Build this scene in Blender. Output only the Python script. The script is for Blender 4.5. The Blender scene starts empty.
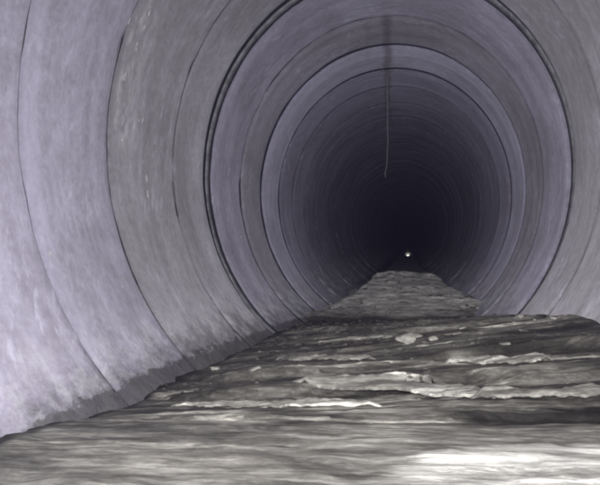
import bpy, bmesh, math, random
import numpy as np
from mathutils import Vector, Matrix

random.seed(7)
rng = np.random.RandomState(11)
scn = bpy.context.scene
C = scn.collection

# ------------------------------------------------------------------ camera, world, lamps, exposure
# frame: the pipe runs along +Y, its axis is the line x = 0, z = 0 (metres)
CAM = Vector((0.093, 0.0, -0.230))
YAW, PITCH = math.radians(10.30), math.radians(-0.14)
cd = bpy.data.cameras.new('camera')
cam = bpy.data.objects.new('camera', cd); C.objects.link(cam)
cam.location = CAM
cam.rotation_euler = (math.radians(90) - PITCH * -1, 0, YAW)
cd.sensor_fit = 'HORIZONTAL'; cd.sensor_width = 36.0; cd.lens = 36.0
cd.clip_start = 0.02; cd.clip_end = 200
scn.camera = cam

w = bpy.data.worlds.new('World'); scn.world = w; w.use_nodes = True
w.node_tree.nodes['Background'].inputs['Color'].default_value = (0.25, 0.26, 0.5, 1)
w.node_tree.nodes['Background'].inputs['Strength'].default_value = 0.012

def spot(name, dx, dz, power, size, blend, aim_yaw, aim_pitch, color=(1, 0.985, 0.97), radius=0.02, dy=0.0):
    l = bpy.data.lights.new(name, 'SPOT'); l.energy = power; l.color = color
    l.spot_size = math.radians(size); l.spot_blend = blend; l.shadow_soft_size = radius
    o = bpy.data.objects.new(name, l); C.objects.link(o)
    o.location = CAM + Vector((dx, dy, dz))
    o.rotation_euler = (math.radians(90 + aim_pitch), 0, math.radians(aim_yaw))
    return o
# the lamps of the inspection camera that takes the picture, mounted round its lens
spot('camera_lamp', -0.07, 0.045, 42.0, 160, 1.0, 24, -20)
spot('camera_lamp', 0.07, 0.045, 17.0, 150, 1.0, 0, -16)
spot('camera_beam_lamp', 0.0, 0.085, 66.0, 56, 1.0, 0.5, 2.0)

scn.view_settings.view_transform = 'Standard'
scn.view_settings.look = 'None'
scn.view_settings.gamma = 1
scn.view_settings.exposure = 0.0
scn.cycles.use_denoising = True
scn.cycles.max_bounces = 8
scn.cycles.diffuse_bounces = 3
scn.cycles.volume_bounces = 0
scn.cycles.use_adaptive_sampling = True
scn.cycles.adaptive_threshold = 0.025
scn.cycles.pixel_filter_type = 'GAUSSIAN'
scn.cycles.filter_width = 3.3

# ------------------------------------------------------------------ helpers
RX, RZ = 0.60, 0.672      # half width and half height of the pipe bore
def smooth(a, b, x):
    t = np.clip((x - a) / (b - a), 0, 1); return t * t * (3 - 2 * t)
_tab = rng.rand(256, 256)
def vnoise(x, y, seed=0):
    x = x + seed * 17.31; y = y + seed * 9.77
    xi = np.floor(x).astype(int); yi = np.floor(y).astype(int)
    fx = x - xi; fy = y - yi
    fx = fx * fx * (3 - 2 * fx); fy = fy * fy * (3 - 2 * fy)
    g = lambda a, b: _tab[a & 255, b & 255]
    return ((g(xi, yi) * (1 - fx) + g(xi + 1, yi) * fx) * (1 - fy) + (g(xi, yi + 1) * (1 - fx) + g(xi + 1, yi + 1) * fx) * fy) * 2 - 1
def fbm(x, y, o=4, seed=0):
    s = 0; a = 1.0; n = 0
    for k in range(o):
        s = s + a * vnoise(x * 2 ** k, y * 2 ** k, seed + k * 3.1); n += a; a *= 0.5
    return s / n

def mesh_obj(name, verts, faces, mat, parent=None, smooth_shade=True):
    me = bpy.data.meshes.new(name)
    me.from_pydata([tuple(v) for v in verts], [], faces)
    me.validate(); me.update()
    if smooth_shade: me.polygons.foreach_set('use_smooth', [True] * len(me.polygons))
    me.materials.append(mat)
    o = bpy.data.objects.new(name, me); C.objects.link(o); o.parent = parent
    return o
def bm_obj(name, bm, mat, parent=None, smooth_shade=True):
    me = bpy.data.meshes.new(name); bm.normal_update(); bm.to_mesh(me); bm.free()
    if smooth_shade: me.polygons.foreach_set('use_smooth', [True] * len(me.polygons))
    me.materials.append(mat)
    o = bpy.data.objects.new(name, me); C.objects.link(o); o.parent = parent
    return o
def tag(o, label=None, cat=None, group=None, kind=None):
    if label: o['label'] = label
    if cat: o['category'] = cat
    if group: o['group'] = group
    if kind: o['kind'] = kind
    return o
def grid_faces(nu, nv, wrap_v=False):
    i = np.arange(nu - 1)[:, None]; j = np.arange(nv if wrap_v else nv - 1)[None, :]
    j2 = (j + 1) % nv
    f = np.stack(np.broadcast_arrays(i * nv + j, (i + 1) * nv + j, (i + 1) * nv + j2, i * nv + j2), -1)
    return f.reshape(-1, 4).tolist()

# ------------------------------------------------------------------ materials
class NT:
    def __init__(s, name):
        s.m = bpy.data.materials.new(name); s.m.use_nodes = True
        s.t = s.m.node_tree; s.b = s.t.nodes['Principled BSDF']
        tc = s.t.nodes.new('ShaderNodeTexCoord'); s.obj = tc.outputs['Object']
    def n(s, typ, **kw):
        nd = s.t.nodes.new(typ)
        for k, v in kw.items(): setattr(nd, k, v)
        return nd
    def link(s, a, b): s.t.links.new(a, b)
    def val(s, sock, v):
        if isinstance(v, bpy.types.NodeSocket): s.link(v, sock)
        else: sock.default_value = v
    def math(s, op, a, b=0.0, c=None, clamp=False):
        nd = s.n('ShaderNodeMath', operation=op, use_clamp=clamp)
        s.val(nd.inputs[0], a); s.val(nd.inputs[1], b)
        if c is not None: s.val(nd.inputs[2], c)
        return nd.outputs[0]
    def ramp01(s, x, a, b, lo=0.0, hi=1.0):
        nd = s.n('ShaderNodeMapRange', interpolation_type='SMOOTHSTEP')
        s.val(nd.inputs[0], x); nd.inputs[1].default_value = a; nd.inputs[2].default_value = b
        nd.inputs[3].default_value = lo; nd.inputs[4].default_value = hi
        return nd.outputs[0]
    def mapping(s, v, scale):
        nd = s.n('ShaderNodeVectorMath', operation='MULTIPLY'); s.link(v, nd.inputs[0]); nd.inputs[1].default_value = scale
        return nd.outputs[0]
    def noise(s, v, scale, detail=4, rough=0.55, dist=0.0):
        nd = s.n('ShaderNodeTexNoise'); s.link(v, nd.inputs['Vector'])
        nd.inputs['Scale'].default_value = scale; nd.inputs['Detail'].default_value = detail
        nd.inputs['Roughness'].default_value = rough; nd.inputs['Distortion'].default_value = dist
        return nd.outputs['Fac']
    def mix(s, f, a, b, blend='MIX'):
        nd = s.n('ShaderNodeMix', data_type='RGBA', blend_type=blend)
        s.val(nd.inputs[0], f)
        for k, v in ((6, a), (7, b)):
            if isinstance(v, bpy.types.NodeSocket): s.link(v, nd.inputs[k])
            else: nd.inputs[k].default_value = (*v, 1)
        return nd.outputs[2]
    def bump(s, h, dist, strength=1.0, prev=None):
        nd = s.n('ShaderNodeBump'); s.link(h, nd.inputs['Height'])
        nd.inputs['Distance'].default_value = dist; nd.inputs['Strength'].default_value = strength
        if prev is not None: s.link(prev, nd.inputs['Normal'])
        return nd.outputs[0]
    def out(s, color, rough, normal=None, spec=0.3):
        s.val(s.b.inputs['Base Color'], color if isinstance(color, bpy.types.NodeSocket) else (*color, 1))
        s.val(s.b.inputs['Roughness'], rough)
        s.b.inputs['Specular IOR Level'].default_value = spec
        if normal is not None: s.link(normal, s.b.inputs['Normal'])
        return s.m

def concrete_material():
    s = NT('pipe_concrete')
    sep = s.n('ShaderNodeSeparateXYZ'); s.link(s.obj, sep.inputs[0])
    x, y, z = sep.outputs
    ang = s.math('ARCTAN2', z, x)
    # unrolled coordinates without a seam in the noise: use x, z on the wall itself
    cu = s.n('ShaderNodeCombineXYZ')
    s.link(x, cu.inputs[0]); s.link(y, cu.inputs[1]); s.link(z, cu.inputs[2])
    base = s.n('ShaderNodeObjectInfo').outputs['Color']
    # casting bands running round the pipe
    bands = s.noise(s.mapping(cu.outputs[0], (0.7, 11.0, 0.7)), 1.0, 5, 0.65, 0.25)
    bands = s.ramp01(bands, 0.3, 0.72)
    col = s.mix(0.75, base, s.mix(bands, (0.78, 0.78, 0.77), (1.13, 1.13, 1.14)), 'MULTIPLY')
    # cloudy grime
    cloud = s.ramp01(s.noise(s.obj, 3.2, 6, 0.6, 0.4), 0.34, 0.66)
    col = s.mix(0.36, col, s.mix(cloud, (0.62, 0.61, 0.58), (1.18, 1.18, 1.22)), 'MULTIPLY')
    # slanting scour flecks, washed pale
    rot = s.n('ShaderNodeVectorRotate', rotation_type='X_AXIS'); s.link(s.obj, rot.inputs['Vector']); rot.inputs['Angle'].default_value = math.radians(28)
    fl = s.noise(s.mapping(rot.outputs[0], (30.0, 60.0, 17.0)), 1.0, 4, 0.6, 0.3)
    flm = s.math('MULTIPLY', s.ramp01(fl, 0.5, 0.72), s.ramp01(s.noise(s.obj, 4.5, 3, 0.5), 0.42, 0.62))
    col = s.mix(s.math('MULTIPLY', flm, 0.5), col, (0.60, 0.58, 0.70))
    fine = s.noise(s.obj, 75.0, 4, 0.7)
    col = s.mix(0.35, col, s.mix(s.ramp01(fine, 0.3, 0.7), (0.75, 0.75, 0.75), (1.2, 1.2, 1.2)), 'MULTIPLY')
    g2 = s.noise(s.mapping(s.obj, (26.0, 40.0, 26.0)), 1.0, 6, .72, .3)
    col = s.mix(.38, col, s.mix(s.ramp01(g2, .35, .65), (.74, .735, .72), (1.2, 1.2, 1.22)), 'MULTIPLY')
    pit = s.ramp01(s.noise(s.obj, 110.0, 2, .5), .35, .27)
    col = s.mix(s.math('MULTIPLY', pit, .15), col, (.08, .078, .08))
    # lime bloom above the sediment line
    low = s.ramp01(s.math('ADD', z, s.math('MULTIPLY', s.noise(s.obj, 6.0, 4), 0.22)), -0.24, -0.40)
    lim = s.math('MULTIPLY', low, s.ramp01(s.noise(s.obj, 22.0, 5, 0.7), 0.4, 0.62))
    col = s.mix(s.math('MULTIPLY', lim, 0.55), col, (0.66, 0.65, 0.70))
    # lime smear just past the second joint on the left shoulder, and the pale collar at the first joint
    sm_ = s.math('MULTIPLY', s.ramp01(y, 1.315, 1.34), s.ramp01(y, 1.47, 1.36))
    sm_ = s.math('MULTIPLY', sm_, s.math('MULTIPLY', s.ramp01(z, -.05, .08), s.ramp01(x, -.2, -.4)))
    sm_ = s.math('MULTIPLY', sm_, s.ramp01(s.noise(s.mapping(s.obj, (14.0, 30.0, 14.0)), 1.0, 5, .65), .47, .66))
    col = s.mix(s.math('MULTIPLY', sm_, .6), col, (.66, .65, .66))
    cl_ = s.math('MULTIPLY', s.ramp01(y, .975, .985), s.ramp01(y, 1.035, 1.015))
    col = s.mix(s.math('MULTIPLY', cl_, .22), col, (.56, .55, .70))
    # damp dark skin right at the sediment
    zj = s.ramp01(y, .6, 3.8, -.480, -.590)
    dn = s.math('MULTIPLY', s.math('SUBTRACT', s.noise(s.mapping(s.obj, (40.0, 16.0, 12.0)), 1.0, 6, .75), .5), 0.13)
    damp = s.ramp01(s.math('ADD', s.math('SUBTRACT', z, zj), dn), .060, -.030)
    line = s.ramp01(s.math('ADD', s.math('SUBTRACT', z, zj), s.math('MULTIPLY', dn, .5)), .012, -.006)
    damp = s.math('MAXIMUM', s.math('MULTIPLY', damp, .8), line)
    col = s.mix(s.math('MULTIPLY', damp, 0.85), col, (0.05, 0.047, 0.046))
    # two dark leak stains along the crown between y = 2.4 and 3.3
    for cx, wd, k, y0, y1 in ((0.0, 0.017, 0.55, 2.38, 5.0), (-0.085, 0.010, 0.2, 2.42, 3.6)):
        wob = s.math('MULTIPLY', s.math('SUBTRACT', s.noise(s.obj, 7.0, 3), 0.5), 0.05)
        d = s.math('ABSOLUTE', s.math('ADD', s.math('SUBTRACT', s.math('ADD', x, s.math('MULTIPLY_ADD', y, .0358, -.093)), cx), wob))
        m = s.ramp01(d, wd * 1.9, wd * 0.2)
        m = s.math('MULTIPLY', m, s.ramp01(z, 0.45, 0.6))
        m = s.math('MULTIPLY', m, s.math('MULTIPLY', s.ramp01(y, y0, y0 + .06), s.ramp01(y, y1, y1 - 1.7)))
        col = s.mix(s.math('MULTIPLY', m, k), col, (0.085, 0.078, 0.06))
    h = s.bump(s.noise(s.obj, 140.0, 4, 0.7), 0.0012)
    h = s.bump(s.noise(s.mapping(s.obj, (9.0, 60.0, 9.0)), 1.0, 4, 0.6), 0.004, 0.8, h)
    h = s.bump(s.math('MULTIPLY', s.noise(s.obj, 45.0, 5, 0.7), low), 0.008, 1.0, h)
    s.b.inputs['Diffuse Roughness'].default_value = 1.0
    return s.out(col, s.ramp01(cloud, 0, 1, 0.62, 0.8), h, 0.25)

def sediment_material(name, dark, mid, light, bias=0.0, stretch=1.0):
    s = NT(name)
    sep = s.n('ShaderNodeSeparateXYZ'); s.link(s.obj, sep.inputs[0])
    x, y, z = sep.outputs
    a = s.noise(s.mapping(s.obj, (2.6 * stretch, 15.0, 8.0)), 1.0, 6, 0.62, 0.9)
    b = s.noise(s.mapping(s.obj, (1.6 * stretch, 26.0, 10.0)), 1.0, 5, 0.6, 0.6)
    c = s.noise(s.mapping(s.obj, (45.0, 120.0, 90.0)), 1.0, 6, 0.78)
    c2 = s.noise(s.mapping(s.obj, (7.0, 22.0, 20.0)), 1.0, 5, 0.7, 0.5)
    col = s.mix(s.ramp01(a, 0.34 + bias, 0.62 + bias), dark, mid)
    col = s.mix(s.ramp01(b, 0.54 + bias, 0.66 + bias), col, light)
    col = s.mix(0.7, col, s.mix(s.ramp01(c, 0.3, 0.7), (0.45, 0.45, 0.45), (1.4, 1.4, 1.4)), 'MULTIPLY')
    col = s.mix(0.8, col, s.mix(s.ramp01(c2, 0.36, 0.64), (0.5, 0.49, 0.48), (1.3, 1.3, 1.3)), 'MULTIPLY')
    fib = s.noise(s.mapping(s.obj, (8.0, 95.0, 40.0)), 1.0, 7, 0.78, 0.35)
    def fibres(c_, k=1.0): return s.mix(k, c_, s.mix(s.ramp01(fib, 0.36, 0.64), (0.42, 0.41, 0.40), (1.45, 1.45, 1.45)), 'MULTIPLY')
    # narrow black seams of wet silt
    d = s.noise(s.mapping(s.obj, (2.0 * stretch, 34.0, 6.0)), 1.0, 4, 0.55, 1.2)
    seam = s.ramp01(s.math('ABSOLUTE', s.math('SUBTRACT', d, 0.47)), 0.030, 0.006)
    col = s.mix(s.math('MULTIPLY', seam, 0.55), col, dark)
    if name == 'sediment':   # far heap of finer silt, lamplight on its face painted in as paler colour
        hp = s.noise(s.mapping(s.obj, (11.0, 13.0, 38.0)), 1.0, 6, 0.65, 0.8)
        col = s.mix(s.math('MULTIPLY', s.ramp01(y, 2.45, 2.75), 0.9), col, s.mix(s.ramp01(hp, .35, .65), (.36, .355, .345), (.80, .79, .76)))
        col = s.mix(s.math('MULTIPLY', s.ramp01(y, .87, .70), .36), col, s.mix(s.ramp01(c2, .35, .65), (.26, .25, .235), (.58, .57, .54)))  # near silt paled: overexposure from the camera lamps put into its colour
        # overexposed lamplight painted pale on the bank nearest the lens, right side
        q1 = s.math('POWER', s.math('ABSOLUTE', s.math('DIVIDE', s.math('SUBTRACT', x, .27), .19)), 2.0)
        q2 = s.math('POWER', s.math('ABSOLUTE', s.math('DIVIDE', s.math('SUBTRACT', y, .56), .115)), 2.0)
        qq = s.math('ADD', s.math('ADD', q1, q2), s.math('MULTIPLY', s.math('SUBTRACT', a, .5), 2.5))
        col = s.mix(s.math('MULTIPLY', s.ramp01(qq, 1.15, .75), .85), col, (.68, .67, .65))
        # shade of the undercut hollows before the crust, painted black on the silt
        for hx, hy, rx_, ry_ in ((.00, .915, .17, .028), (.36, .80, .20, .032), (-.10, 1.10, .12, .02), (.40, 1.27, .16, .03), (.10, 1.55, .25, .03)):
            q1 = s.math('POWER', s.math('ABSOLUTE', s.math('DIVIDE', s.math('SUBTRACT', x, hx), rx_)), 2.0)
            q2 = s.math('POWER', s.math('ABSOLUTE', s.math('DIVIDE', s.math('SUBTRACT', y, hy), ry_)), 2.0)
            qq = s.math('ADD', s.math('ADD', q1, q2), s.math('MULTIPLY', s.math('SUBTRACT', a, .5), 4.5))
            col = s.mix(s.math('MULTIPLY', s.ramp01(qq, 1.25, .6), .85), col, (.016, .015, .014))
        ed = s.ramp01(s.math('ADD', y, s.math('MULTIPLY', a, 0.3)), 2.22, 2.36)
        ed = s.math('MULTIPLY', ed, s.ramp01(s.math('ADD', y, s.math('MULTIPLY', a, 0.3)), 2.70, 2.58))
        col = s.mix(s.math('MULTIPLY', ed, .8), col, dark)
    col = fibres(col, .75)
    if name == 'sediment':
        pn = s.noise(s.mapping(s.obj, (5.0, 20.0, 20.0)), 1.0, 6, 0.7, 1.0)
        col = s.mix(s.ramp01(y, 1.15, .85, 0.0, .9), col, s.mix(s.ramp01(pn, .38, .60), (.38, .375, .37), (1.2, 1.2, 1.2)), 'MULTIPLY')
        # near-black along the edge of the silt at the wall
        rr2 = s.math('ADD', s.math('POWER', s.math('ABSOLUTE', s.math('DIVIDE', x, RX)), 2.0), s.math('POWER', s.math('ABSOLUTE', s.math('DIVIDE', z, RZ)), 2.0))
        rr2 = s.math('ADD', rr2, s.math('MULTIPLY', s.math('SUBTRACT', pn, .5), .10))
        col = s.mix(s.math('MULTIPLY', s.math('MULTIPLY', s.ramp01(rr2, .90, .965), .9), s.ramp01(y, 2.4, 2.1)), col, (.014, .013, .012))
    hb = s.bump(fib, 0.006, 1.0)
    hb = s.bump(s.noise(s.mapping(s.obj, (14.0, 60.0, 40.0)), 1.0, 6, 0.65), 0.005, 0.9, hb)
    hb = s.bump(s.noise(s.obj, 130.0, 6, 0.8), 0.0035, 1.0, hb)
    rough = s.ramp01(a, 0.35, 0.6, 0.38, 0.7)
    s.b.inputs['Diffuse Roughness'].default_value = 1.0
    return s.out(col, rough, hb, 0.4)

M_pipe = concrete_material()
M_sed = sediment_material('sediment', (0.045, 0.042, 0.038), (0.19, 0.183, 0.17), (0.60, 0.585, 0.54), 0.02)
M_crust = sediment_material('pale_crust', (0.15, 0.145, 0.135), (0.40, 0.39, 0.365), (0.70, 0.69, 0.65), -0.02)
def simple(name, c1, c2, scale, rough, spec=0.3, bumpd=0.001):
    s = NT(name)
    nz = s.noise(s.obj, scale, 5, 0.65)
    return s.out(s.mix(s.ramp01(nz, 0.3, 0.7), c1, c2), rough, s.bump(nz, bumpd), spec)
M_seal = simple('joint_rubber', (0.012, 0.012, 0.013), (0.03, 0.03, 0.032), 30, 0.6)
M_mortar = simple('joint_mortar_damp', (0.05, 0.05, 0.054), (0.15, 0.145, 0.155), 20, 0.8)
M_lip = simple('joint_lip_mortar', (0.14, 0.14, 0.15), (0.30, 0.30, 0.33), 30, 0.7)
M_lime_glint = simple('lime_and_glints', (0.36, 0.36, 0.38), (0.56, 0.56, 0.58), 80, 0.45, 0.5)
M_stone = simple('pale_stone', (0.16, 0.155, 0.14), (0.48, 0.47, 0.43), 40, 0.6, 0.4, 0.002)
M_stone2 = simple('grey_stone', (0.08, 0.077, 0.07), (0.26, 0.25, 0.23), 40, 0.6, 0.4, 0.002)
M_root = simple('root_skin', (0.20, 0.195, 0.22), (0.34, 0.33, 0.37), 60, 0.7)
M_metal = simple('lamp_housing_metal', (0.22, 0.23, 0.18), (0.45, 0.46, 0.38), 60, 0.45, 0.5)
M_glow = bpy.data.materials.new('lamp_glass_lit'); M_glow.use_nodes = True
M_glow.node_tree.nodes['Principled BSDF'].inputs['Emission Color'].default_value = (1, 1, 0.92, 1)
M_glow.node_tree.nodes['Principled BSDF'].inputs['Emission Strength'].default_value = 10.0

# ------------------------------------------------------------------ the pipe
pipe = bpy.data.objects.new('pipe_wall', None); C.objects.link(pipe)
tag(pipe, 'round concrete sewer pipe of short jointed sections running into the dark', kind='structure')

# joint y, gap width, (dx, dz) of the joint
J = [(-0.98, .010), (-0.58, .010), (-0.19, .010), (0.20, .010), (0.585, .010), (0.98, .008), (1.31, .010), (1.71, .007), (2.02, .085), (2.44, .024),
     (2.80, .040), (3.19, .050), (3.57, .018), (3.98, .014), (4.42, .045), (4.80, .018), (5.20, .018), (5.60, .06)]
y = 5.6
while y < 27:
    y += 0.40 + random.uniform(-.02, .02); J.append((y, random.choice((.003, .010, .022))))
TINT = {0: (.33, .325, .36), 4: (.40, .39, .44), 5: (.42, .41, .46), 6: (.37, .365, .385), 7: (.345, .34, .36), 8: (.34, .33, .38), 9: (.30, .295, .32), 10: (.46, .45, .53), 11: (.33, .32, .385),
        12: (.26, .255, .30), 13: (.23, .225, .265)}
def ring_mesh(name, y0, y1, off, na, ny, mat, parent, seed, r_in=0.0, th=0.055, chamf=0.004, bulge=0.0):
    t = np.linspace(0, 1, ny)
    ys = [y0, y0 + chamf * .3] + list(y0 + chamf + (y1 - y0 - 2 * chamf) * t) + [y1 - chamf * .3, y1]
    rs = [chamf, chamf * .35] + [0.0] * ny + [chamf * .35, chamf]
    ys = np.array(ys); rs = np.array(rs)
    a = np.linspace(0, 2 * math.pi, na, endpoint=False)
    A, Y = np.meshgrid(a, ys); R0 = np.repeat(rs[:, None], na, 1) + r_in
    wav = 0.0022 * fbm(np.cos(A) * 1.4 + np.sin(A) * .9 + 5, Y * 3.0 + np.sin(A) * 1.4, 3, seed) + 0.0012 * vnoise(Y * 26, Y * 0 + seed, 5)
    edge = 0.007 * fbm(A * 9, Y * 0 + seed, 4, 2) * np.abs(np.sin(A / 2)) * (np.minimum(Y - y0, y1 - Y) < chamf * .6)
    rr = R0 + wav
    Ye = Y + edge
    X = (RX + rr) * np.cos(A) + off[0]; Z = (RZ + rr) * np.sin(A) + off[1]
    inner = np.stack([X, Ye, Z], -1)
    outer = []
    for yy in (y1, y0):
        outer.append(np.stack([(RX + r_in + th) * np.cos(a) + off[0], np.full(na, yy), (RZ + r_in + th) * np.sin(a) + off[1]], -1))
    V = np.concatenate([inner, np.array(outer)], 0)
    n = V.shape[0]
    f = grid_faces(n, na, True)
    i = np.arange(na); i2 = (i + 1) % na; b = (n - 1) * na
    f += np.stack([b + i, i, i2, b + i2], -1).tolist()
    return mesh_obj(name, V.reshape(-1, 3), f, mat, parent)
for k in range(len(J) - 1):
    (ya, ga), (yb, gb) = J[k], J[k + 1]
    near = ya < 6
    off = (random.uniform(-.004, .004), random.uniform(-.004, .004))
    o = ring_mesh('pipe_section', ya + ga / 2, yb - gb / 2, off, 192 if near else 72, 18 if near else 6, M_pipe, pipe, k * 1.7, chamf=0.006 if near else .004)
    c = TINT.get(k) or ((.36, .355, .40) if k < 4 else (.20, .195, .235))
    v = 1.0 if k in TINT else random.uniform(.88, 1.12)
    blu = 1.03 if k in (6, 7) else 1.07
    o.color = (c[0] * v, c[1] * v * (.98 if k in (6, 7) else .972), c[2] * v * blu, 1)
    # dark seal that closes the joint behind the gap
    ring_mesh('joint_seal', ya - ga / 2 - .012, ya + ga / 2 + .012, (0, 0), 96 if near else 48, 3, M_mortar if .9 < ya < 1.8 else M_seal, pipe, k, r_in=0.009, th=0.03, chamf=.002)
    if 2.0 < ya < 2.05:     # wide joint with a raised mortar lip in its middle
        ring_mesh('joint_lip', ya - .014, ya + .014, (0, -.003), 160, 5, M_lip, pipe, 3, r_in=0.002, th=0.06, chamf=.006)

# lime specks on the wall, some of them droplet glints done as pale colour
def wall_pt(a, yy, lift=0.0):
    return Vector(((RX - lift) * math.cos(a), yy, (RZ - lift) * math.sin(a)))
def pix_ray(px, py):
    d = Vector(((px - 300) / 600.0, (242.5 - py) / 600.0, -1.0))
    return (cam.rotation_euler.to_matrix() @ d).normalized()
def pix_wall(px, py):
    d = pix_ray(px, py)
    A = (d.x / RX) ** 2 + (d.z / RZ) ** 2; B = 2 * (CAM.x * d.x / RX ** 2 + CAM.z * d.z / RZ ** 2)
    Cc = (CAM.x / RX) ** 2 + (CAM.z / RZ) ** 2 - 1
    return CAM + d * ((-B + math.sqrt(B * B - 4 * A * Cc)) / (2 * A))
def drip_mesh(bm, p, length, width, seed):
    """a small lime run or pale painted glint hugging the wall round p"""
    r = random.Random(seed)
    a0 = math.atan2(p.z / RZ, p.x / RX); da = length / 0.63
    n = 7; m = 6
    sgn = 1 if p.x < 0 else -1
    rows = []
    for i in range(n):
        t = i / (n - 1)
        a = a0 + sgn * da * (t - .5)
        wv = width * (math.sin(math.pi * (t * .9 + .05)) ** .6) * r.uniform(.7, 1.2)
        cy = p.y + r.uniform(-.2, .2) * width
        row = []
        for j in range(m):
            u = j / (m - 1) * 2 - 1
            row.append(bm.verts.new(wall_pt(a, cy + u * wv, 0.0045 * (1 - u * u) - 0.003)))
        rows.append(row)
    for i in range(n - 1):
        for j in range(m - 1):
            bm.faces.new((rows[i][j], rows[i + 1][j], rows[i + 1][j + 1], rows[i][j + 1]))
bm = bmesh.new()
specks = [(123, 140, .012, .003), (126, 76, .03, .005), (137, 50, .025, .004), (150, 8, .02, .005), (147, 178, .03, .0025), (51, 252, .008, .003), (123, 286, .008, .003),
          (269, 163, .02, .010), (269, 226, .02, .010), (293, 235, .03, .012), (240, 233, .012, .006), (359, 127, .04, .03), (305, 285, .03, .02),
          (549, 214, .03, .008), (145, 28, .02, .003), (139, 120, .015, .003), (130, 20, .02, .003)]
rr_ = random.Random(5)
for i, (px, py, ln, wd) in enumerate(specks):
    for q in range(2):
        drip_mesh(bm, pix_wall(px + rr_.gauss(0, 2.0) * (q > 0), py + rr_.gauss(0, 7) * (q > 0)), ln * rr_.uniform(.25, .8), wd * rr_.uniform(.4, .9), i * 3 + q)
o = bm_obj('lime_and_glint_specks', bm, M_lime_glint, pipe); o['kind'] = 'stuff'

# ------------------------------------------------------------------ the sediment bed
def half_width(zz):
    return RX * np.sqrt(np.clip(1 - (zz / RZ) ** 2, 0, 1))
def bed_height(X, Y):
    """height (z) of the sediment surface"""
    xl = np.clip((X + 0.40) / 0.85, 0, 1)            # 0 at the left wall, 1 at the right
    left = -0.230 - np.interp(Y, [0.2, .7, .95, 1.3, 2.0, 2.5, 3.6, 4.7, 9, 27], [.235, .245, .278, .290, .315, .332, .352, .362, .41, .425])
    right = -0.230 - np.interp(Y, [0.2, .9, 1.35, 1.6, 1.9, 2.15, 2.4, 2.9, 3.9, 6.5, 27], [.235, .20, .168, .192, .222, .262, .312, .30, .30, .35, .42])
    h = left + (right - left) * (xl ** 1.25)
    # cross-pipe terraces: risers facing the camera, slowly falling treads behind
    wx = 0.10 * fbm(X * 2.2, Y * 0.9, 3, 1)
    yy = Y + wx + 0.10 * X
    lw = .25 + .75 * smooth(-.36, -.16, X)
    for y0, amp, fall in ((.80, .007, .10), (.985, .018, .13), (1.14, .016, .17), (1.40, .009, .2), (1.66, .011, .22), (1.93, .010, .25)):
        amp = amp * lw
        loc = .5 + .5 * vnoise(X * 3.1 + y0 * 9, Y * 0 + y0 * 5, 2)
        d = yy - y0
        h = h + amp * (.35 + loc) * (smooth(0, .016, d) * np.exp(-np.clip(d, 0, 9) / fall)) - amp * .35 * np.exp(-(np.clip(-d, 0, 9) / .03) ** 2) * (d < .008)
    # the heap further up the pipe: rises from y = 2.5, flat crest near 4.3, drops behind
    crest = np.clip((Y - 2.50) / .92, 0, 1) ** .9 * (1 - smooth(3.46, 4.0, Y))
    cxm = np.interp(Y, [2.5, 3.42], [.085, .070])
    hw = np.interp(Y, [2.5, 2.9, 3.42, 4.0], [.33, .235, .155, .15])
    d = np.abs(X - cxm) - hw
    prof = 1 - smooth(0.0, .09 + .16 * (1 - crest), d + .025 * fbm(X * 5, Y * 9, 3, 12))
    target = -0.230 - 0.177 + .006 * fbm(X * 6, Y * 2, 2, 9)
    h = h + (target - h) * crest * prof
    # ripples and lumps
    am = np.interp(Y, [0, 2.3, 2.7, 9], [1, 1, 2.1, 1.3])
    h = h + am * (.0065 * fbm(X * 2.6, Y * 8.0, 3, 4) + .0036 * fbm(X * 10, Y * 30, 4, 7) + .0022 * fbm(X * 34, Y * 60, 3, 3))
    h = h + .010 * np.exp(-((X - .27) / .19) ** 4 - ((Y - .56) / .11) ** 4)
    hp = crest * prof
    h = h + hp * (.016 * fbm(X * 9 + .6 * np.sin(Y * 7), Y * 11, 4, 31) - .03 * np.clip(np.abs(X - .07) / .2, 0, 1.5) ** 2 * smooth(2.9, 3.4, Y))
    # hollows in front of the crust plates
    for hx, hy, rx_, ry_ in ((.00, .915, .17, .028), (.36, .80, .20, .032)):
        h = h - .014 * np.exp(-((X - hx) / rx_) ** 2 - ((Y - hy) / ry_) ** 2)
    # shrinkage trench along the wall
    e = half_width(h) - np.abs(X)
    tr = np.exp(-(np.clip(e, 0, 1) / .018) ** 2) * (.4 + .6 * (vnoise(Y * 6, X * 0 + 3, 6) > -.3))
    h = h - .012 * tr * (Y < 2.6)
    return h
ys = np.concatenate([np.arange(-1.0, .55, .05), .55 + np.cumsum(np.linspace(.0034, .0062, 330)), ])
ys = np.concatenate([ys, ys[-1] + np.cumsum(np.geomspace(.0065, .05, 170))])
ys = np.concatenate([ys, np.arange(ys[-1] + .15, 27, .3)])
us = np.linspace(-1, 1, 300)
U, Yg = np.meshgrid(us, ys)
W = half_width(np.full_like(Yg, -.47)) + .06
Xg = U * W
Zg = bed_height(Xg, Yg)
# keep the sheet inside the thickness of the pipe wall
lim = (RX + .035) * np.sqrt(np.clip(1 - (Zg / (RZ + .035)) ** 2, 0, 1))
Xg = np.clip(Xg, -lim, lim)
n0 = len(ys)
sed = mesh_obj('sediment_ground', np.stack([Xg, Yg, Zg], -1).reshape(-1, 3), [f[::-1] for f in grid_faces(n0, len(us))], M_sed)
tag(sed, 'streaky grey layered silt covering the bottom of the pipe', kind='structure')
def hz(x, yv): return float(bed_height(np.array([[x]]), np.array([[yv]]))[0, 0])
def pix_bed(px, py):
    d = pix_ray(px, py); t = .4
    while t < 12:
        p = CAM + d * t
        if p.z < hz(p.x, p.y): return p
        t += .004
    return p

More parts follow.
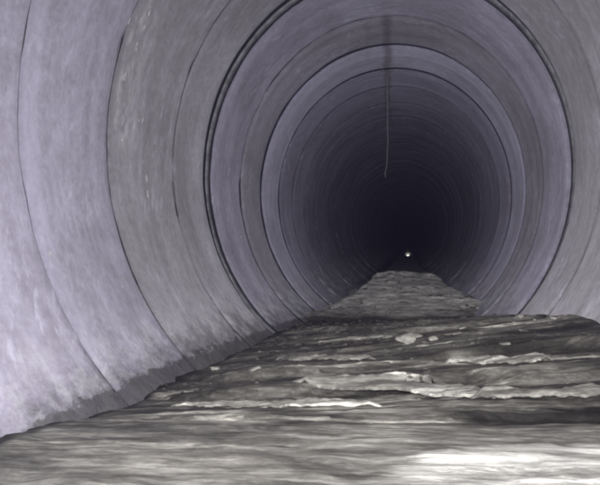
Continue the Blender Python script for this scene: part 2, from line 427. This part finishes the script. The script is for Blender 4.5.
# broken crust plates lying on the silt: (left px, right px, py of the front edge, depth m, thickness, label)
plates = [(285, 505, 399, .11, .008, 'long pale crust plate lying across the middle of the silt, with a ragged front edge'),
          (165, 392, 408, .045, .005, 'long thin crust plate just in front of the longest pale plate, above a dark hollow'),
          (470, 625, 402, .08, .007, 'pale crust plate at the right end of the longest plate'),
          (440, 560, 364, .08, .006, 'pale thin crust plate behind the others, nearer the right wall'),
          (270, 380, 361, .06, .005, 'narrow pale streak of crust in the middle distance left of centre'),
          ]
def plate(px0, px1, py, depth, th, label, seed):
    r = np.random.RandomState(seed)
    a = pix_bed(px0, py); b = pix_bed(px1, py); c = pix_bed((px0 + px1) / 2, py)
    n, m = 110, 9
    V = []
    for layer in (0, 1):
        for i in range(n):
            t = i / (n - 1)
            x = a.x + (b.x - a.x) * t
            yc = a.y * (1 - t) * (1 - 2 * t) + b.y * t * (2 * t - 1) + c.y * 4 * t * (1 - t)
            taper = max(.02, min(1, math.sin(math.pi * t) * 2.2)) ** .8
            fr = .008 * vnoise(np.array([[t * 7 + seed]]), np.array([[seed * 1.3]]), 1)[0, 0] + .004 * vnoise(np.array([[t * 25 + seed]]), np.array([[2.2]]), 4)[0, 0]
            bk = depth * (.8 + .35 * vnoise(np.array([[t * 5 + seed]]), np.array([[7.7]]), 3)[0, 0])
            for j in range(m):
                u = j / (m - 1)
                yy = yc + fr * taper + (bk - fr) * (u * taper + .45 * (1 - taper))
                ed = min(1.0, 4 * u * (1 - u) + .35) * taper
                V.append((x, yy, layer, u, ed, t))
    XY = np.array([(v[0], v[1]) for v in V])
    H = bed_height(XY[:, :1], XY[:, 1:])[:, 0]
    nn = 2 * n
    Hr = H.reshape(nn, m)
    base = np.minimum(np.maximum(Hr[:, 6], Hr[:, 3]), Hr[:, 0] + .011) + .002
    kk = np.hanning(49)[1:-1]; kk = kk / kk.sum()
    base = np.concatenate([np.convolve(np.pad(q, 23, 'edge'), kk, 'valid') for q in (base[:n], base[n:])])
    Hstiff = (base[:, None] + (Hr - base[:, None]) * .10)
    Hstiff = np.where(np.arange(m)[None, :] > 5, Hr, Hstiff).reshape(-1)
    # the plate is stiff: it keeps the smoothed height of the ground under its back
    Hs = Hstiff
    out = []
    for (x, yy, layer, u, ed, t), h0, h1 in zip(V, H, Hs):
        tp = min(1.0, math.sin(math.pi * t) * 3.5) ** 1.3
        top = h1 - .004 + (.006 + th * (.55 + .45 * ed)) * tp + .0015 * vnoise(np.array([[x * 130]]), np.array([[yy * 150]]), 6)[0, 0] + .002 * vnoise(np.array([[x * 50]]), np.array([[yy * 70]]), 3)[0, 0]
        z = top if layer == 0 else top - th * (.35 + .65 * ed) * max(tp, .1)
        if u > .6: z -= (u - .6) * .016
        out.append((x, yy, z))
    f = grid_faces(n, m); k = n * m
    f = [q[::-1] for q in f] + [[i + k for i in q] for q in f]
    for i in range(n - 1):
        f.append([i * m, i * m + k, (i + 1) * m + k, (i + 1) * m][::-1])
        e = i * m + m - 1; f.append([e, e + m, e + m + k, e + k][::-1])
    for j in range(m - 1):
        f.append([j, j + 1, j + 1 + k, j + k][::-1]); e = (n - 1) * m + j; f.append([e, e + k, e + 1 + k, e + 1][::-1])
    o = mesh_obj('crust_plate', out, f, M_crust)
    tag(o, label, 'crust plate', 'plates of dried crust on the silt')
for i, p in enumerate(plates): plate(*p, seed=i * 3 + 2)

# stones
def stone(px, py, wpx, flat, mat, label, seed, cat='stone'):
    p = pix_bed(px, py); r = random.Random(seed)
    rad = wpx / 600.0 * (p - CAM).length / 2
    bm = bmesh.new(); bmesh.ops.create_icosphere(bm, subdivisions=3, radius=1)
    ax = [Vector((r.uniform(-1, 1), r.uniform(-1, 1), r.uniform(-1, 1))).normalized() for _ in range(9)]
    cut = [r.uniform(.35, .8) for _ in ax]
    for v in bm.verts:
        for n_, c_ in zip(ax, cut):
            dd = v.co.dot(n_) - c_
            if dd > 0: v.co -= n_ * dd * .97
        v.co *= 1 + .22 * float(fbm(np.array([[v.co.x * 2.2 + seed]]), np.array([[v.co.y * 2.2 + v.co.z * 1.7]]), 3, seed)[0, 0])
        v.co = Vector((v.co.x * rad * 1.0, v.co.y * rad * .8, v.co.z * rad * flat))
    o = bm_obj('stone', bm, mat); o.location = (p.x, p.y + rad * .4, hz(p.x, p.y + rad * .4) + rad * flat * .12)
    o.rotation_euler = (r.uniform(-.2, .2), r.uniform(-.2, .2), r.uniform(-.5, .5))
    tag(o, label, cat, 'stones lying on the silt')
stones = [(408, 343, 32, .30, 0, 'widest pale flat stone, in the middle distance below the far heap'),
          (436, 340, 15, .5, 0, 'small pale stone just right of the widest flat stone'),
          (388, 338, 12, .5, 1, 'small grey stone just left of the widest flat stone'),
          (214, 370, 11, .7, 0, 'small rounded pale stone by the left wall at the foot of a pipe joint'),
          (254, 377, 13, .55, 0, 'pale stone in the open silt left of the long crust plate'),
          (520, 320, 8, .6, 0, 'left one of the tiny pale stones on the ridge at the right wall'),
          (535, 320, 7, .6, 0, 'middle one of the tiny pale stones on the ridge at the right wall'),
          (554, 321, 7, .6, 0, 'right one of the tiny pale stones on the ridge at the right wall'),
          (462, 329, 11, .5, 0, 'small pale stone at the right foot of the far heap'),
          (506, 350, 12, .5, 1, 'grey stone half sunk in the silt on the right, behind the pale crust'),
          (500, 398, 18, .6, 0, 'lumpy stone at the gap between the two pale crust plates'),
          ]
for i, (px, py, wp, fl, mt, lb) in enumerate(stones): stone(px, py, wp, fl, (M_stone, M_stone2)[mt], lb, i + 40)

# grit and flakes strewn over the silt: nobody could count them
gr = np.random.RandomState(3)
N = 5000
gy = .5 + gr.rand(N) ** 1.5 * 3.0
gx = (gr.rand(N) * 2 - 1) * .47
gz = bed_height(gx[:, None], gy[:, None])[:, 0]
clump = fbm(gx * 4, gy * 6, 3, 21)
keep = (np.abs(gx) < half_width(gz) - .012) & (clump > -.12 + gr.rand(N) * .25 - .15) & (gy > .86)
gx, gy, gz = gx[keep], gy[keep], gz[keep]
n = len(gx)
bmg = bmesh.new(); bmesh.ops.create_icosphere(bmg, subdivisions=1, radius=1)
iv = np.array([v.co[:] for v in bmg.verts]); fi = np.array([[v.index for v in f.verts] for f in bmg.faces]); bmg.free()
sz = (.0008 + .0030 * gr.rand(n) ** 4.0) * np.interp(gy, [.5, 1.2, 2.2], [.8, 1.2, 2.0])
el = 1 + 3.0 * gr.rand(n) ** 2
an = gr.normal(0, .5, n)
V = iv[None] * (1 + .9 * (gr.rand(n, len(iv), 1) - .5)) * sz[:, None, None]
V[:, :, 0] *= el[:, None]; V[:, :, 2] *= (.35 + .4 * gr.rand(n))[:, None]
cx_, sx_ = np.cos(an)[:, None], np.sin(an)[:, None]
V = np.stack([V[:, :, 0] * cx_ - V[:, :, 1] * sx_ + gx[:, None], V[:, :, 0] * sx_ + V[:, :, 1] * cx_ + gy[:, None], V[:, :, 2] + (gz + sz * .15)[:, None]], -1)
F = (fi[None] + (np.arange(n) * len(iv))[:, None, None]).reshape(-1, 3)
M_grit = sediment_material('grit', (0.06, 0.057, 0.052), (0.20, 0.193, 0.18), (0.42, 0.41, 0.38), .02)
tag(mesh_obj('grit', V.reshape(-1, 3), F.tolist(), M_grit), 'grit and small flakes strewn over the silt', kind='stuff')

# ------------------------------------------------------------------ root strand hanging from the crown joint
def tube(bm, pts, rad, seg=8):
    rings = []
    for i, p in enumerate(pts):
        r = rad[i] if hasattr(rad, '__len__') else rad
        d = (pts[min(i + 1, len(pts) - 1)] - pts[max(i - 1, 0)]).normalized()
        u = d.orthogonal().normalized() if i == 0 else (u - d * u.dot(d)).normalized()
        v = d.cross(u)
        rings.append([bm.verts.new(p + (u * math.cos(2 * math.pi * k / seg) + v * math.sin(2 * math.pi * k / seg)) * r) for k in range(seg)])
    for a, b in zip(rings, rings[1:]):
        for k in range(seg): bm.faces.new((a[k], a[(k + 1) % seg], b[(k + 1) % seg], b[k]))
    bm.faces.new(rings[0][::-1]); bm.faces.new(rings[-1])
p0 = pix_wall(387.5, 75); yS = p0.y + .01
def at_depth(px, py, Y):
    d = pix_ray(px, py); return CAM + d * ((Y - CAM.y) / d.y)
pts = [Vector((p0.x, yS, p0.z + .02))]
pl = [(387.5, 80), (387.3, 95), (387.8, 110), (387.4, 125), (387.9, 140), (387.2, 155), (386.8, 165), (385.2, 173), (385.6, 178)]
pts += [at_depth(a, b, yS + .004 * math.sin(i)) for i, (a, b) in enumerate(pl)]
bm = bmesh.new(); tube(bm, pts, np.linspace(.0034, .0016, len(pts)), 8)
tag(bm_obj('hanging_root', bm, M_root), 'thin pale root strand hanging straight down from a crown joint', 'root')

# a short strand further in, right of the heap's crest
bm = bmesh.new()
tube(bm, [at_depth(446.5 + dx, yy, 5.2) for dx, yy in ((0, 262), (.3, 268), (-.2, 274), (.2, 279), (0, 286))], [.0025, .003, .004, .005, .005], 6)
tag(bm_obj('root_strand', bm, M_root), 'short faint root strand standing right of the far heap crest', 'root')

# ------------------------------------------------------------------ far end wall and a bluish haze added to lift the blacks
bm = bmesh.new()
bmesh.ops.create_cone(bm, cap_ends=True, segments=64, radius1=.9, radius2=.9, depth=.1, matrix=Matrix.Translation((0, 27.6, 0)) @ Matrix.Rotation(math.pi / 2, 4, 'X'))
tag(bm_obj('end_wall', bm, M_seal, None, False), 'dark wall closing the far end of the pipe', kind='structure')
bm = bmesh.new(); bmesh.ops.create_cube(bm, size=1)
for v in bm.verts: v.co = Vector((v.co.x * 3.0, -2.0 + (v.co.y + .5) * 31.0, -1.7 + (v.co.z + .5) * 2.6))
hm = bpy.data.materials.new('black_lift_haze'); hm.use_nodes = True
nt = hm.node_tree; nt.nodes.remove(nt.nodes['Principled BSDF'])
pv = nt.nodes.new('ShaderNodeVolumePrincipled'); pv.inputs['Color'].default_value = (0.52, 0.50, 1.0, 1); pv.inputs['Density'].default_value = 0.0028
nt.links.new(pv.outputs[0], nt.nodes['Material Output'].inputs['Volume'])
hz_o = bm_obj('haze', bm, hm, None, False); hz_o['kind'] = 'stuff'

# ------------------------------------------------------------------ distant lamp
YL = 17.0
c0 = at_depth(408, 257, YL)
lamp = bpy.data.objects.new('distant_lamp', None); C.objects.link(lamp); lamp.location = (c0.x, YL, c0.z)
tag(lamp, 'small lit work lamp far down the dark pipe', 'lamp')
bm = bmesh.new(); bmesh.ops.create_cone(bm, cap_ends=True, segments=24, radius1=.05, radius2=.05, depth=.008, matrix=Matrix.Translation((0, -.004, 0)) @ Matrix.Rotation(math.pi / 2, 4, 'X'))
bm_obj('lens', bm, M_glow, lamp, False)
bm = bmesh.new(); bmesh.ops.create_cone(bm, cap_ends=True, segments=24, radius1=.064, radius2=.045, depth=.16, matrix=Matrix.Translation((0, .082, 0)) @ Matrix.Rotation(math.pi / 2, 4, 'X'))
bm_obj('housing', bm, M_metal, lamp)
bm = bmesh.new()
for sx in (-1, 1): tube(bm, [Vector((sx * .07, .06, .0)), Vector((sx * .072, .06, -.05)), Vector((sx * .05, .06, -.085))], .006)
tube(bm, [Vector((-.09, .06, -.085)), Vector((.09, .06, -.085))], .007)
bm_obj('stand', bm, M_metal, lamp)
bm = bmesh.new(); n = 9
r1 = []; r2 = []
for k in range(n):
    a = math.pi * (.1 + .8 * k / (n - 1))
    r1.append(bm.verts.new((.07 * math.cos(a), .0, .07 * math.sin(a)))); r2.append(bm.verts.new((.12 * math.cos(a), -.05, .22 * math.sin(a))))
for k in range(n - 1): bm.faces.new((r1[k], r2[k], r2[k + 1], r1[k + 1]))
glow_flap = bm_obj('glow_flap', bm, M_metal, lamp)  # flap added to catch lens light as the faint glow above the lamp
sm = glow_flap.modifiers.new('Solidify', 'SOLIDIFY'); sm.thickness = .004
